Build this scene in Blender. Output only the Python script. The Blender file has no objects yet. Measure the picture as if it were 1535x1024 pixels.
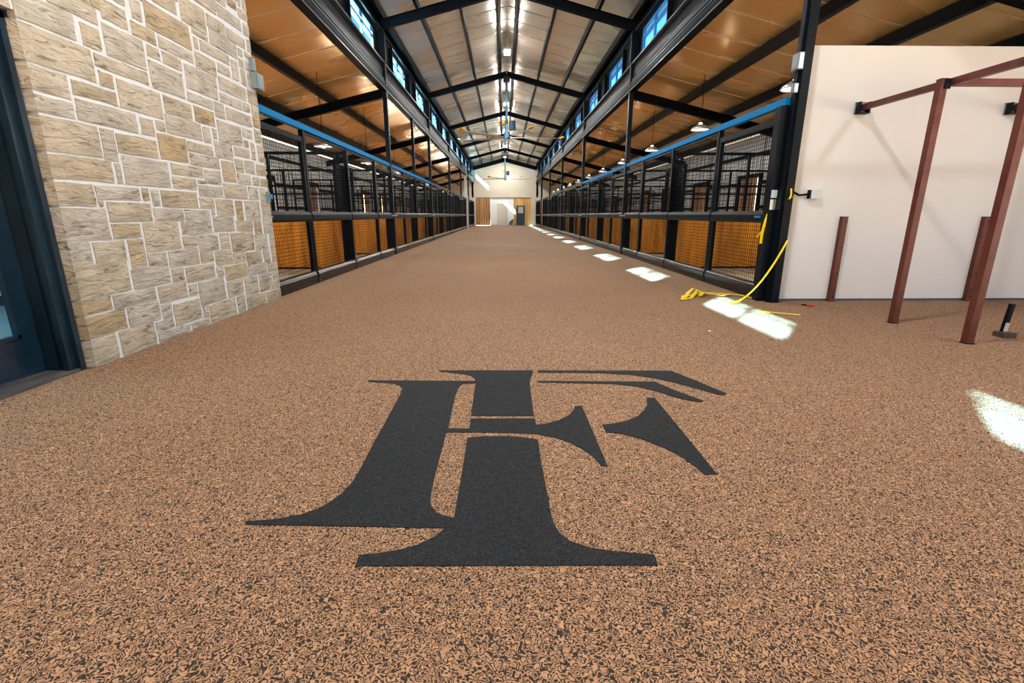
import bpy, math, random
from mathutils import Vector, Matrix
R = random.Random(7)
scn = bpy.context.scene
COL = scn.collection

# ------------------------------------------------------------------ camera
HC = 1.07                       # eye height
TH = math.radians(14.7436)      # looking down
PS = math.radians(0.96)         # turned a little to the right of the aisle
FPX = 722.0
cam_d = bpy.data.cameras.new('camera'); cam = bpy.data.objects.new('camera', cam_d); COL.objects.link(cam)
cam_d.sensor_width = 36.0; cam_d.lens = FPX / 1535 * 36.0; cam_d.clip_start = 0.05; cam_d.clip_end = 400
cam.location = (0, 0, HC); cam.rotation_euler = (math.pi / 2 - TH, 0, -PS)
scn.camera = cam

# ------------------------------------------------------------------ world, sun, exposure
SUN_DIR = Vector((1.0, 1.35, -0.879)).normalized()
wd = bpy.data.worlds.new('world'); scn.world = wd; wd.use_nodes = True
nt = wd.node_tree; bg = nt.nodes['Background']
sky = nt.nodes.new('ShaderNodeTexSky'); sky.sky_type = 'NISHITA'; sky.sun_disc = False
sky.sun_elevation = math.radians(27.6); sky.sun_rotation = math.radians(216.5); sky.air_density = 1.0; sky.dust_density = 0.6
nt.links.new(sky.outputs[0], bg.inputs[0]); bg.inputs[1].default_value = 0.42
sd = bpy.data.lights.new('sun', 'SUN'); sun = bpy.data.objects.new('sun', sd); COL.objects.link(sun)
sd.energy = 270.0; sd.angle = math.radians(0.6); sd.color = (1.0, 0.84, 0.70)
sun.rotation_euler = SUN_DIR.to_track_quat('-Z', 'Y').to_euler(); sun.location = (-20, -27, 18)
vs = scn.view_settings
vs.view_transform = 'Standard'; vs.look = 'None'; vs.gamma = 1.0; vs.use_curve_mapping = False
vs.exposure = 0.1
scn.cycles.use_denoising = True
scn.cycles.max_bounces = 10; scn.cycles.diffuse_bounces = 6; scn.cycles.transparent_max_bounces = 24
scn.cycles.sample_clamp_indirect = 6.0
RIDGE_W = 290.0     # power of one ridge lamp
BAY_W = 105.0
STALL_W = 75.0      # power of one stall lamp

# ------------------------------------------------------------------ pixel -> place on a known plane (1535x1024)
def ray(u, v):
    a = (u - 767.5) / FPX; b = (512 - v) / FPX
    fy = math.cos(TH) + b * math.sin(TH); z = b * math.cos(TH) - math.sin(TH)
    return (a * math.cos(PS) + fy * math.sin(PS), -a * math.sin(PS) + fy * math.cos(PS), z)
def at(u, v, x=None, y=None, z=None):
    X, Y, Z = ray(u, v)
    t = (z - HC) / Z if z is not None else (y / Y if y is not None else x / X)
    return Vector((X * t, Y * t, HC + Z * t))

# ------------------------------------------------------------------ materials
MATS = {}
def mat(name, col, rough=0.5, metal=0.0, coat=0.0, emit=None, spec=0.5):
    m = bpy.data.materials.new(name); m.use_nodes = True
    b = m.node_tree.nodes['Principled BSDF']
    b.inputs['Base Color'].default_value = (*col, 1); b.inputs['Roughness'].default_value = rough
    b.inputs['Metallic'].default_value = metal; b.inputs['Coat Weight'].default_value = coat
    b.inputs['Specular IOR Level'].default_value = spec
    if emit:
        b.inputs['Emission Color'].default_value = (*emit[:3], 1); b.inputs['Emission Strength'].default_value = emit[3]
    MATS[name] = m
    return m
def nodes(m): return m.node_tree.nodes, m.node_tree.links, m.node_tree.nodes['Principled BSDF']
def N(m, kind, **kw):
    n = m.node_tree.nodes.new('ShaderNode' + kind)
    for k, v in kw.items():
        if k in n.inputs: n.inputs[k].default_value = v
        else: setattr(n, k, v)
    return n
def coords(m, scale=(1, 1, 1), src='Object'):
    tc = N(m, 'TexCoord'); mp = N(m, 'Mapping'); mp.inputs['Scale'].default_value = scale
    m.node_tree.links.new(tc.outputs[src], mp.inputs[0]); return mp
def ramp(m, fac, stops, interp='LINEAR'):
    r = N(m, 'ValToRGB'); r.color_ramp.interpolation = interp
    e = r.color_ramp.elements
    while len(e) < len(stops): e.new(0.5)
    for el, (p, c) in zip(e, stops): el.position = p; el.color = (*c, 1)
    m.node_tree.links.new(fac, r.inputs[0]); return r
def bump(m, fac, strength, dist):
    b = N(m, 'Bump'); b.inputs['Strength'].default_value = strength; b.inputs['Distance'].default_value = dist
    m.node_tree.links.new(fac, b.inputs['Height']); nodes(m)[2]
    m.node_tree.links.new(b.outputs[0], m.node_tree.nodes['Principled BSDF'].inputs['Normal']); return b
def vary(name, c1, c2, scale, rough, metal=0.0, bstr=0.0, bdist=0.01, detail=3.0, rnd=0.0, coat=0.0, spec=0.5):
    m = mat(name, c1, rough, metal, coat, spec=spec); ns, L, b = nodes(m)
    mp = coords(m, scale if isinstance(scale, tuple) else (scale,) * 3)
    if rnd:
        oi = N(m, 'ObjectInfo'); ad = N(m, 'VectorMath', operation='ADD'); mu = N(m, 'Math', operation='MULTIPLY'); mu.inputs[1].default_value = rnd
        L.new(oi.outputs['Random'], mu.inputs[0]); L.new(mp.outputs[0], ad.inputs[0]); L.new(mu.outputs[0], ad.inputs[1]); vec = ad.outputs[0]
    else: vec = mp.outputs[0]
    n = N(m, 'TexNoise', Scale=1.0, Detail=detail); L.new(vec, n.inputs['Vector'])
    r = ramp(m, n.outputs['Fac'], [(0.3, c1), (0.7, c2)]); L.new(r.outputs[0], b.inputs['Base Color'])
    if bstr: bump(m, n.outputs['Fac'], bstr, bdist)
    return m

steel = mat('black_steel', (0.0045, 0.007, 0.011), 0.36, 0.0, 0.0, spec=0.07)
steel_g = mat('black_steel_gloss', (0.006, 0.008, 0.011), 0.26, spec=0.3)
steel_d = mat('black_steel_matt', (0.004, 0.005, 0.007), 0.55, spec=0.03)
steel_b = mat('rail_sky_reflection', (0.0, 0.17, 0.45), 0.5, spec=0.04)  # blue of the reflected sky painted into the nearer top rails
navy = vary('navy_door_paint', (0.003, 0.014, 0.030), (0.006, 0.028, 0.055), 6, 0.3, bstr=0.03, coat=0.3)
red = vary('red_oxide_steel', (0.075, 0.018, 0.013), (0.120, 0.034, 0.025), 9, 0.4, detail=5, spec=0.2)
silver = mat('zinc_silver', (0.62, 0.64, 0.66), 0.3, 0.9)
grey_box = mat('grey_box', (0.16, 0.22, 0.26), 0.45)
white_p = mat('white_paint', (0.82, 0.82, 0.82), 0.6)
yellow = mat('yellow_plastic', (0.85, 0.62, 0.0), 0.4)
yellow_w = mat('yellow_winglet', (0.85, 0.45, 0.01), 0.4)
blue_p = mat('blue_plastic', (0.0, 0.22, 0.6), 0.4)
dark_rubber = mat('dark_rubber', (0.02, 0.02, 0.022), 0.7)
lampm = mat('lamp_lens', (1, 1, 1), 0.4, emit=(1, 0.96, 0.88, 30))
lamp_s = mat('stall_lamp_lens', (1, 1, 1), 0.4, emit=(1, 0.93, 0.8, 22))
wall_w = vary('cream_wall_paint', (0.60, 0.615, 0.63), (0.64, 0.65, 0.665), 0.8, 0.75, bstr=0.02)
wall_e = vary('end_wall_plaster', (0.56, 0.50, 0.40), (0.63, 0.58, 0.48), 1.1, 0.85, bstr=0.05)
mortar = vary('mortar', (0.64, 0.69, 0.74), (0.74, 0.78, 0.83), 40, 0.9, bstr=0.2, bdist=0.004)
concrete = vary('stall_sand', (0.42, 0.34, 0.24), (0.52, 0.43, 0.32), 12, 0.95, bstr=0.2)
ground_m = vary('outside_ground', (0.30, 0.26, 0.19), (0.38, 0.33, 0.25), 1.5, 0.95)
siding = mat('grey_siding', (0.68, 0.70, 0.73), 0.5)
sheet = vary('black_vapour_sheet', (0.008, 0.009, 0.011), (0.016, 0.018, 0.022), (1.5, 1.5, 5), 0.40, bstr=0.4, bdist=0.03, detail=4, spec=0.05)
scuff = vary('scuffed_sill', (0.025, 0.027, 0.03), (0.11, 0.11, 0.11), (9, 3, 9), 0.5, detail=6)

def foil(name, col):
    m = mat(name, col, 0.3, 0.6); ns, L, b = nodes(m)
    mp = coords(m, (0.45, 0.9, 0.45), 'Object'); oi = N(m, 'ObjectInfo'); ad = N(m, 'VectorMath', operation='ADD')
    L.new(mp.outputs[0], ad.inputs[0]); L.new(oi.outputs['Location'], ad.inputs[1])
    n = N(m, 'TexNoise', Scale=0.9, Detail=1.0, Roughness=0.4); L.new(ad.outputs[0], n.inputs['Vector'])
    r = ramp(m, n.outputs['Fac'], [(0.3, (0.20,) * 3), (0.7, (0.36,) * 3)]); L.new(r.outputs[0], b.inputs['Roughness'])
    bump(m, n.outputs['Fac'], 0.25, 0.05)
    return m
foil_main = foil('gable_ceiling_sheet', (0.80, 0.72, 0.63))
foil_side = foil('leanto_ceiling_sheet', (0.82, 0.52, 0.20))  # orange reflected from wood and floor is put into this colour

def stone_mat():
    m = mat('limestone', (0.5, 0.45, 0.36), 0.85); ns, L, b = nodes(m)
    oi = N(m, 'ObjectInfo'); mp = coords(m, (1, 1, 1)); ad = N(m, 'VectorMath', operation='ADD')
    mu = N(m, 'Math', operation='MULTIPLY'); mu.inputs[1].default_value = 37.0
    L.new(oi.outputs['Random'], mu.inputs[0]); L.new(mp.outputs[0], ad.inputs[0]); L.new(mu.outputs[0], ad.inputs[1])
    base = ramp(m, oi.outputs['Random'], [(0.0, (0.51, 0.50, 0.47)), (0.3, (0.46, 0.455, 0.43)), (0.55, (0.51, 0.48, 0.42)), (0.82, (0.45, 0.41, 0.33)), (0.95, (0.43, 0.35, 0.23)), (1.0, (0.46, 0.41, 0.36))])
    n1 = N(m, 'TexNoise', Scale=5.0, Detail=4.0); L.new(ad.outputs[0], n1.inputs['Vector'])
    r1 = ramp(m, n1.outputs['Fac'], [(0.35, (0.80, 0.78, 0.74)), (0.68, (1.12, 1.10, 1.06))])
    mx = N(m, 'MixRGB', blend_type='MULTIPLY'); mx.inputs[0].default_value = 1.0
    L.new(base.outputs[0], mx.inputs[1]); L.new(r1.outputs[0], mx.inputs[2])
    # chisel marks: slanted, stretched noise
    mp2 = N(m, 'Mapping'); mp2.inputs['Rotation'].default_value = (math.radians(32), 0, 0); mp2.inputs['Scale'].default_value = (10, 7, 24)
    L.new(ad.outputs[0], mp2.inputs[0])
    n2 = N(m, 'TexNoise', Scale=1.0, Detail=5.0, Roughness=0.6, Distortion=0.8); L.new(mp2.outputs[0], n2.inputs['Vector'])
    r2 = ramp(m, n2.outputs['Fac'], [(0.33, (0.32, 0.28, 0.23)), (0.43, (0.95, 0.95, 0.95))])
    mx2 = N(m, 'MixRGB', blend_type='MULTIPLY'); mx2.inputs[0].default_value = 0.8
    L.new(mx.outputs[0], mx2.inputs[1]); L.new(r2.outputs[0], mx2.inputs[2]); L.new(mx2.outputs[0], b.inputs['Base Color'])
    bump(m, n2.outputs['Fac'], 1.0, 0.03)
    return m
stone = stone_mat()

def wood_mat(name, c1, c2):
    m = mat(name, c1, 0.5); ns, L, b = nodes(m)
    oi = N(m, 'ObjectInfo'); mp = coords(m, (9, 9, 0.9)); ad = N(m, 'VectorMath', operation='ADD'); mu = N(m, 'Math', operation='MULTIPLY'); mu.inputs[1].default_value = 53.0
    L.new(oi.outputs['Random'], mu.inputs[0]); L.new(mp.outputs[0], ad.inputs[0]); L.new(mu.outputs[0], ad.inputs[1])
    n = N(m, 'TexNoise', Scale=1.0, Detail=5.0, Distortion=0.6); L.new(ad.outputs[0], n.inputs['Vector'])
    r = ramp(m, n.outputs['Fac'], [(0.28, c1), (0.7, c2)])
    hv = N(m, 'HueSaturation'); mr = N(m, 'MapRange'); mr.inputs['To Min'].default_value = 0.72; mr.inputs['To Max'].default_value = 1.12
    L.new(oi.outputs['Random'], mr.inputs[0]); L.new(mr.outputs[0], hv.inputs['Value']); L.new(r.outputs[0], hv.inputs['Color'])
    L.new(hv.outputs[0], b.inputs['Base Color']); bump(m, n.outputs['Fac'], 0.1, 0.004)
    return m
wood = wood_mat('stall_board_wood', (0.46, 0.155, 0.008), (0.88, 0.36, 0.022))
wood_d = wood_mat('end_door_wood', (0.33, 0.155, 0.045), (0.46, 0.23, 0.075))
wood_l = wood_mat('end_panel_wood', (0.50, 0.26, 0.07), (0.58, 0.32, 0.10))

def floor_mat(name, dark, light, amount):
    m = mat(name, light, 0.85, spec=0.25); ns, L, b = nodes(m)
    mp = coords(m, (1, 1, 1)); 
    n0 = N(m, 'TexNoise', Scale=55.0, Detail=1.0); L.new(mp.outputs[0], n0.inputs['Vector'])
    wob = N(m, 'VectorMath', operation='SCALE'); wob.inputs['Scale'].default_value = 0.018
    L.new(n0.outputs['Color'], wob.inputs[0]); add = N(m, 'VectorMath', operation='ADD'); L.new(mp.outputs[0], add.inputs[0]); L.new(wob.outputs[0], add.inputs[1])
    n1 = N(m, 'TexNoise', Scale=60.0, Detail=0.6, Roughness=0.4); L.new(add.outputs[0], n1.inputs['Vector'])
    k1 = N(m, 'Math', operation='MULTIPLY'); k1.inputs[1].default_value = 34.0; L.new(n1.outputs['Fac'], k1.inputs[0])
    n2 = N(m, 'TexNoise', Scale=120.0, Detail=1.0); L.new(mp.outputs[0], n2.inputs['Vector'])
    k2 = N(m, 'Math', operation='MULTIPLY_ADD'); k2.inputs[1].default_value = 5.0; L.new(n2.outputs['Fac'], k2.inputs[0]); L.new(k1.outputs[0], k2.inputs[2])
    sn_ = N(m, 'Math', operation='SINE'); L.new(k2.outputs[0], sn_.inputs[0])
    mn = N(m, 'MapRange'); mn.inputs['From Min'].default_value = -0.50; mn.inputs['From Max'].default_value = 0.40; L.new(sn_.outputs[0], mn.inputs[0])
    mix = N(m, 'MixRGB'); L.new(mn.outputs[0], mix.inputs[0]); mix.inputs[1].default_value = (*dark, 1)
    tn = N(m, 'TexNoise', Scale=38.0, Detail=2.0); L.new(mp.outputs[0], tn.inputs['Vector'])
    tr = ramp(m, tn.outputs['Fac'], [(0.3, tuple(c * 0.72 for c in light)), (0.7, tuple(min(1, c * amount) for c in light))])
    L.new(tr.outputs[0], mix.inputs[2])
    # broad wear
    bn = N(m, 'TexNoise', Scale=0.35, Detail=2.0); L.new(mp.outputs[0], bn.inputs['Vector'])
    br = ramp(m, bn.outputs['Fac'], [(0.3, (0.9,) * 3), (0.7, (1.06,) * 3)])
    mul = N(m, 'MixRGB', blend_type='MULTIPLY'); mul.inputs[0].default_value = 1; L.new(mix.outputs[0], mul.inputs[1]); L.new(br.outputs[0], mul.inputs[2])
    L.new(mul.outputs[0], b.inputs['Base Color'])
    bump(m, mn.outputs[0], 0.35, 0.006)
    return m
floor_m = floor_mat('tan_rubber_floor', (0.028, 0.025, 0.022), (0.46, 0.272, 0.155), 1.15)
logo_m = floor_mat('black_rubber_inlay', (0.006, 0.007, 0.009), (0.018, 0.022, 0.028), 1.5)

def pane_mat(name, tint, refl):
    m = bpy.data.materials.new(name); m.use_nodes = True; nt = m.node_tree; nt.nodes.clear()
    o = nt.nodes.new('ShaderNodeOutputMaterial'); t = nt.nodes.new('ShaderNodeBsdfTransparent'); g = nt.nodes.new('ShaderNodeBsdfGlossy'); x = nt.nodes.new('ShaderNodeMixShader')
    t.inputs[0].default_value = (*tint, 1); g.inputs['Roughness'].default_value = 0.03; x.inputs[0].default_value = refl
    nt.links.new(t.outputs[0], x.inputs[1]); nt.links.new(g.outputs[0], x.inputs[2]); nt.links.new(x.outputs[0], o.inputs[0]); return m
glass = pane_mat('window_glass', (0.48, 0.80, 1.0), 0.05)  # cyan tint puts the blue of the sky into the panes
door_glass = pane_mat('door_glass', (0.72, 0.92, 0.97), 0.10)

# ------------------------------------------------------------------ mesh helpers
class MB:
    def __init__(s): s.v = []; s.f = []
    def add(s, vs, fs):
        o = len(s.v); s.v += [tuple(p) for p in vs]; s.f += [tuple(i + o for i in f) for f in fs]; return s
    def box(s, x0, x1, y0, y1, z0, z1):
        return s.add([(x, y, z) for z in (z0, z1) for y in (y0, y1) for x in (x0, x1)],
                     [(0, 2, 3, 1), (4, 5, 7, 6), (0, 1, 5, 4), (2, 6, 7, 3), (0, 4, 6, 2), (1, 3, 7, 5)])
    def bar(s, a, b, w, h, up=(0, 0, 1), caps=True):
        a, b = Vector(a), Vector(b); d = (b - a).normalized(); up = Vector(up)
        r = d.cross(up)
        if r.length < 1e-4: r = d.cross(Vector((0, 1, 0)))
        r.normalize(); q = r.cross(d).normalized(); r *= w / 2; q *= h / 2
        f = [(0, 1, 5, 4), (1, 2, 6, 5), (2, 3, 7, 6), (3, 0, 4, 7)] + ([(3, 2, 1, 0), (4, 5, 6, 7)] if caps else [])
        return s.add([a - r - q, a + r - q, a + r + q, a - r + q, b - r - q, b + r - q, b + r + q, b - r + q], f)
    def tube(s, a, b, r0, r1=None, n=10, caps=True):
        r1 = r0 if r1 is None else r1
        a, b = Vector(a), Vector(b); d = (b - a).normalized(); e = d.orthogonal().normalized(); g = d.cross(e)
        vs = []
        for p, r in ((a, r0), (b, r1)):
            vs += [p + (e * math.cos(2 * math.pi * i / n) + g * math.sin(2 * math.pi * i / n)) * r for i in range(n)]
        f = [(i, (i + 1) % n, n + (i + 1) % n, n + i) for i in range(n)]
        if caps: f += [tuple(range(n - 1, -1, -1)), tuple(range(n, 2 * n))]
        return s.add(vs, f)
    def chain(s, pts, r, n=6):
        for a, b in zip(pts, pts[1:]): s.tube(a, b, r, n=n)
        return s
    def lathe(s, prof, c=(0, 0, 0), n=18):
        vs = [(c[0] + r * math.cos(2 * math.pi * i / n), c[1] + r * math.sin(2 * math.pi * i / n), c[2] + z) for r, z in prof for i in range(n)]
        f = [(k * n + i, k * n + (i + 1) % n, (k + 1) * n + (i + 1) % n, (k + 1) * n + i) for k in range(len(prof) - 1) for i in range(n)]
        return s.add(vs, f)
    def prism_y(s, prof, y0, y1):      # profile in (x, z) swept along y
        n = len(prof)
        vs = [(x, y0, z) for x, z in prof] + [(x, y1, z) for x, z in prof]
        return s.add(vs, [(i, (i + 1) % n, n + (i + 1) % n, n + i) for i in range(n)] + [tuple(range(n - 1, -1, -1)), tuple(range(n, 2 * n))])
    def prism_z(s, poly, z0, z1):
        n = len(poly)
        return s.add([(x, y, z0) for x, y in poly] + [(x, y, z1) for x, y in poly],
                     [(i, (i + 1) % n, n + (i + 1) % n, n + i) for i in range(n)] + [tuple(range(n - 1, -1, -1)), tuple(range(n, 2 * n))])
    def mesh(s, name, m, smooth=False):
        me = bpy.data.meshes.new(name); me.from_pydata(s.v, [], s.f); me.materials.append(m)
        import bmesh
        bm = bmesh.new(); bm.from_mesh(me); bmesh.ops.recalc_face_normals(bm, faces=bm.faces); bm.to_mesh(me); bm.free()
        if smooth:
            for p in me.polygons: p.use_smooth = True
        return me
    def build(s, name, m, parent=None, loc=None, smooth=False):
        return link(name, s.mesh(name, m, smooth), parent, loc)
def link(name, me, parent=None, loc=None, rz=0.0):
    o = bpy.data.objects.new(name, me); COL.objects.link(o)
    if parent is not None: o.parent = parent
    if loc is not None: o.location = loc
    if rz: o.rotation_euler = (0, 0, rz)
    return o
def empty(name, loc, label=None, cat=None, group=None, rz=0.0):
    o = bpy.data.objects.new(name, None); COL.objects.link(o); o.location = loc; o.rotation_euler = (0, 0, rz); o.empty_display_size = 0.1
    return tag(o, label, cat, group)
def tag(o, label=None, cat=None, group=None, kind=None):
    if label: o['label'] = label
    if cat: o['category'] = cat
    if group: o['group'] = group
    if kind: o['kind'] = kind
    return o
def struct(o, label=None, cat='wall'): return tag(o, label, cat, None, 'structure')

# ------------------------------------------------------------------ layout numbers
CX = 0.14                       # middle of the aisle
HW = 3.19                       # half width, stall front to stall front
XL, XR = CX - HW, CX + HW       # -3.05, 3.33
Y0, BAY = 6.2, 7.5              # first frame, frame spacing
YF, YE = Y0 - 2 * BAY, Y0 + 6 * BAY      # -8.8 (open front), 51.2 (end wall)
FRAMES = [Y0 + BAY * k for k in range(-2, 7)]
REAR = 7.45                     # rear wall, from the middle
MS, SS = 0.254, 0.235           # roof slopes
def raf_top(r): return 6.57 - MS * abs(r)                   # gable rafter top, r from the middle
def side_top(r): return 4.20 - SS * (abs(r) - HW)           # lean-to rafter top
SIDES = ((-1, 'stone-wall side'), (1, 'cream-wall side'))
ORD = 'first second third fourth fifth sixth seventh eighth ninth tenth eleventh twelfth thirteenth fourteenth fifteenth sixteenth'.split()
def nth(n, s): return ORD[n] + ' from the ' + ('stone wall' if s < 0 else 'cream wall')

# ------------------------------------------------------------------ floor and ground
f = MB().box(XL - 0.02, XR + 0.02, YF, YE, -0.1, 0.0).box(XR + 0.02, CX + REAR, YF, 6.06, -0.1, 0.0).build('floor', floor_m)
struct(f, 'speckled tan and black rubber floor of the barn aisle', 'floor')
for s, sn in SIDES:
    x0, x1 = sorted((CX + s * (HW + 0.02), CX + s * REAR))
    struct(MB().box(x0, x1, 6.06, YE, -0.12, -0.01).build('floor_stalls', concrete), 'pale sand floor of the stalls on the ' + sn, 'floor')
struct(MB().box(-60, 60, -60, 110, -0.3, -0.14).build('ground', ground_m), 'dry ground outside the barn', 'ground')

# ------------------------------------------------------------------ emblem set into the floor
def L_(pts): return [at(350 + x / 2.0197, 530 + y / 2.0206, z=0.0).to_2d() for x, y in pts]
LOGO = [
 [(407,82),(735,84),(735,91),(694,92),(680,106),(671,132),(650,228),(714,228),(718,198),(912,198),(916,217),(945,214),(985,203),(1015,188),(1030,172),(1033,160),(1055,160),(1133,343),(1115,342),(1090,315),(1060,293),(1020,272),(975,256),(915,245),(820,241),(735,240),(645,240),(637,270),(610,370),(597,435),(598,460),(612,482),(640,493),(668,499),(640,530),(38,519),(36,510),(130,503),(210,488),(270,465),(325,428),(362,388),(385,350),(420,280),(470,190),(509,118),(511,106),(502,97),(480,91),(407,86)],
 [(708,256),(760,252),(820,251),(870,254),(922,262),(930,320),(945,400),(960,480),(970,520),(990,548),(1020,570),(1080,590),(1150,600),(1275,611),(1285,643),(368,645),(380,612),(440,606),(500,597),(560,580),(610,556),(640,530),(668,499),(676,450),(690,370),(700,310)],
 [(623,52),(908,52),(904,66),(898,80),(897,95),(903,140),(910,190),(719,190),(727,130),(733,86),(730,76),(715,67),(690,62),(660,59),(623,55)],
 [(922,52),(1325,53),(1400,83),(1493,122),(1489,127),(1468,126),(1410,109),(1330,88),(1270,75),(1200,65),(1100,60),(922,58)],
 [(920,84),(1275,86),(1330,110),(1423,144),(1418,148),(1390,146),(1340,135),(1290,118),(1220,101),(1150,93),(920,88)],
 [(1250,135),(1275,135),(1465,367),(1425,368),(1400,345),(1350,310),(1300,285),(1230,258),(1170,243),(1128,240),(1116,217),(1150,213),(1190,205),(1225,190),(1245,170),(1253,155)]]
emb = empty('floor_emblem', (0.2, 2.2, 0), 'large black double letter F emblem inlaid in the tan floor', 'emblem')
for pts, nm in zip(LOGO, ('letter_stem_and_bar', 'letter_stem', 'letter_head', 'serif_bar', 'serif_bar', 'letter_arm')):
    poly = [(p.x - 0.2, p.y - 2.2) for p in L_(pts)]
    MB().prism_z(poly, -0.01, 0.003).build(nm, logo_m, emb)

# ------------------------------------------------------------------ stone wall
XS = -2.95                       # stone face
YN, YS = 3.37, 6.39              # near and far end of the pier
ZS = 4.12
wl = struct(MB().box(XS - 0.30, XS - 0.009, YN + 0.012, YS - 0.01, 0, ZS)
            .box(XS - 0.30, XS - 0.009, 1.0, YN + 0.02, 2.27, ZS).build('wall_left', mortar), 'pale limestone ashlar wall with white mortar joints', 'wall')
T = {1: (10, 0, 5.387), 2: (150, 0, 5.387), 3: (285, 0, 6.4), 4: (30, 180, 5.387), 5: (160, 180, 5.387), 6: (290, 150, 6.023), 7: (90, 360, 5.12), 8: (240, 310, 4.653)}
ST = [(1,80,-105,1,580,340),(1,115,165,1,738,672),(1,585,160,1,785,427),(1,300,-150,1,748,207),(1,190,505,1,533,808),(1,515,628,2,155,862),(1,243,752,1,566,970),(1,545,778,5,268,112),(1,695,408,2,403,692),(1,738,560,2,128,728),
 (2,-15,-40,2,236,252),(2,0,-130,2,213,60),(2,230,-45,2,352,190),(2,340,-20,2,748,412),(2,400,-130,2,630,130),(2,625,-70,3,172,345),(2,243,150,2,465,375),(2,5,165,2,390,580),(2,370,345,2,497,500),(2,465,275,2,765,520),(2,497,400,2,672,580),(2,388,472,2,697,805),(2,675,500,3,280,968),(2,740,215,3,180,408),(3,30,342,3,92,487),(3,38,478,3,265,745),(2,128,622,2,522,968),(2,505,758,2,757,980),(2,703,728,6,187,90),(2,522,912,5,782,172),(2,755,845,6,207,247),(2,318,935,5,402,138),(2,447,960,5,490,98),
 (3,-60,-120,3,262,158),(3,148,108,3,350,362),(3,253,18,3,500,310),(3,235,-80,3,347,78),(3,345,-60,3,452,112),(3,452,-40,3,490,75),(3,455,68,3,548,217),(3,495,-10,3,537,118),(3,508,-60,3,585,70),(3,543,68,3,602,265),(3,505,208,3,612,395),(3,345,255,3,537,482),(3,540,368,3,628,537),(3,175,250,3,465,577),(3,90,368,3,388,637),(3,262,588,3,395,752),(3,388,558,3,480,787),(3,458,450,3,514,562),(3,468,552,3,522,662),(3,520,485,3,640,612),(3,525,583,3,652,735),(3,483,648,3,548,832),(3,548,698,3,664,872),(3,270,718,3,550,977),(3,283,878,6,447,97),(3,228,960,6,297,183),(3,548,853,6,612,72),(6,445,12,6,520,120),
 (6,293,55,6,535,253),(6,520,28,6,627,178),(6,535,143,6,637,272),(6,210,172,6,455,427),(6,440,243,6,540,357),(6,548,253,6,645,407),(6,455,353,6,507,437),(6,365,413,6,517,532),(6,185,358,6,370,547),(6,170,248,6,225,357),(6,80,232,6,175,397),(5,650,163,6,190,508),(5,665,256,6,247,627),(6,375,523,6,465,662),(6,460,538,6,562,672),(6,515,378,6,572,547),(6,575,398,6,662,572),(6,565,578,6,672,692),(6,250,538,6,395,747),(6,395,658,6,530,772),(6,535,688,6,605,777),(6,606,703,6,685,787),(6,95,618,6,265,767),(5,515,343,6,103,708),(6,38,710,6,118,760),(6,45,763,6,280,882),(6,270,748,6,500,897),(6,495,778,6,597,907),(6,597,793,6,697,917),(6,55,878,6,200,982),(6,200,888,8,525,62),(6,375,903,8,592,97),(6,460,905,8,708,97),(6,612,915,8,747,58),(6,655,920,8,785,58),(8,358,14,8,390,62),
 (5,70,93,5,430,317),(5,405,95,5,672,352),(5,115,278,5,530,550),(5,528,448,5,738,567),(4,637,52,5,110,340),(4,245,262,5,75,512),(5,60,343,5,145,522),(4,602,518,5,285,652),(5,280,543,5,360,655),(5,355,553,5,445,697),(5,432,558,5,750,712),(4,632,643,4,688,706),(5,0,656,5,382,822),(5,375,708,5,637,817),(5,628,718,8,372,188),(5,38,832,5,292,950),(5,285,823,8,157,293),(5,600,820,5,660,927),
 (1,285,918,4,682,312),(4,300,490,4,632,702),(4,350,705,4,748,965),
 (7,78,16,7,270,190),(7,247,10,7,527,162),(7,515,-8,7,682,205),(7,122,198,7,560,385),(7,672,93,7,835,184),(7,545,220,7,862,327),(7,185,463,7,415,534),(7,402,423,7,752,457),(7,208,590,7,530,674),(7,512,520,7,785,602),(7,245,763,7,475,915),(7,450,703,7,760,815),(7,750,356,8,203,627),(7,778,493,8,97,767),(7,735,628,8,107,837),(7,755,716,8,225,880),(8,157,203,8,270,280),
 (8,367,63,8,528,170),(8,530,98,8,655,167),(8,655,98,8,717,195),(8,715,56,8,792,188),(8,262,198,8,420,300),(8,415,183,8,497,290),(8,492,180,8,667,300),(8,660,193,8,760,295),(8,762,188,8,805,285),(8,55,308,8,285,397),(8,280,316,8,382,382),(8,382,306,8,517,397),(8,510,323,8,607,382),(8,603,318,8,720,395),(8,720,303,8,777,387),(8,775,288,8,818,377),(8,80,433,8,182,515),(8,175,423,8,393,494),(8,395,423,8,455,486),(8,452,416,8,618,484),(8,612,408,8,752,457),(8,750,390,8,826,442),(8,198,543,8,272,610),(8,265,526,8,470,642),(8,465,523,8,592,607),(8,588,496,8,697,604),(8,690,473,8,788,512),(8,785,450,8,834,503),(8,697,528,8,775,577),(8,772,513,8,840,560),(8,90,683,8,300,772),(8,297,693,8,355,762),(8,345,686,8,545,759),(8,538,626,8,610,730),(8,605,636,8,750,684),(8,745,593,8,850,642),(8,220,810,8,362,830)]
CELL = 0.02
occ = set()
def cells(y0, y1, z0, z1):
    return [(i, k) for i in range(int(y0 / CELL), int(y1 / CELL) + 1) for k in range(int(z0 / CELL), int(z1 / CELL) + 1)]
rects = []
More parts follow.
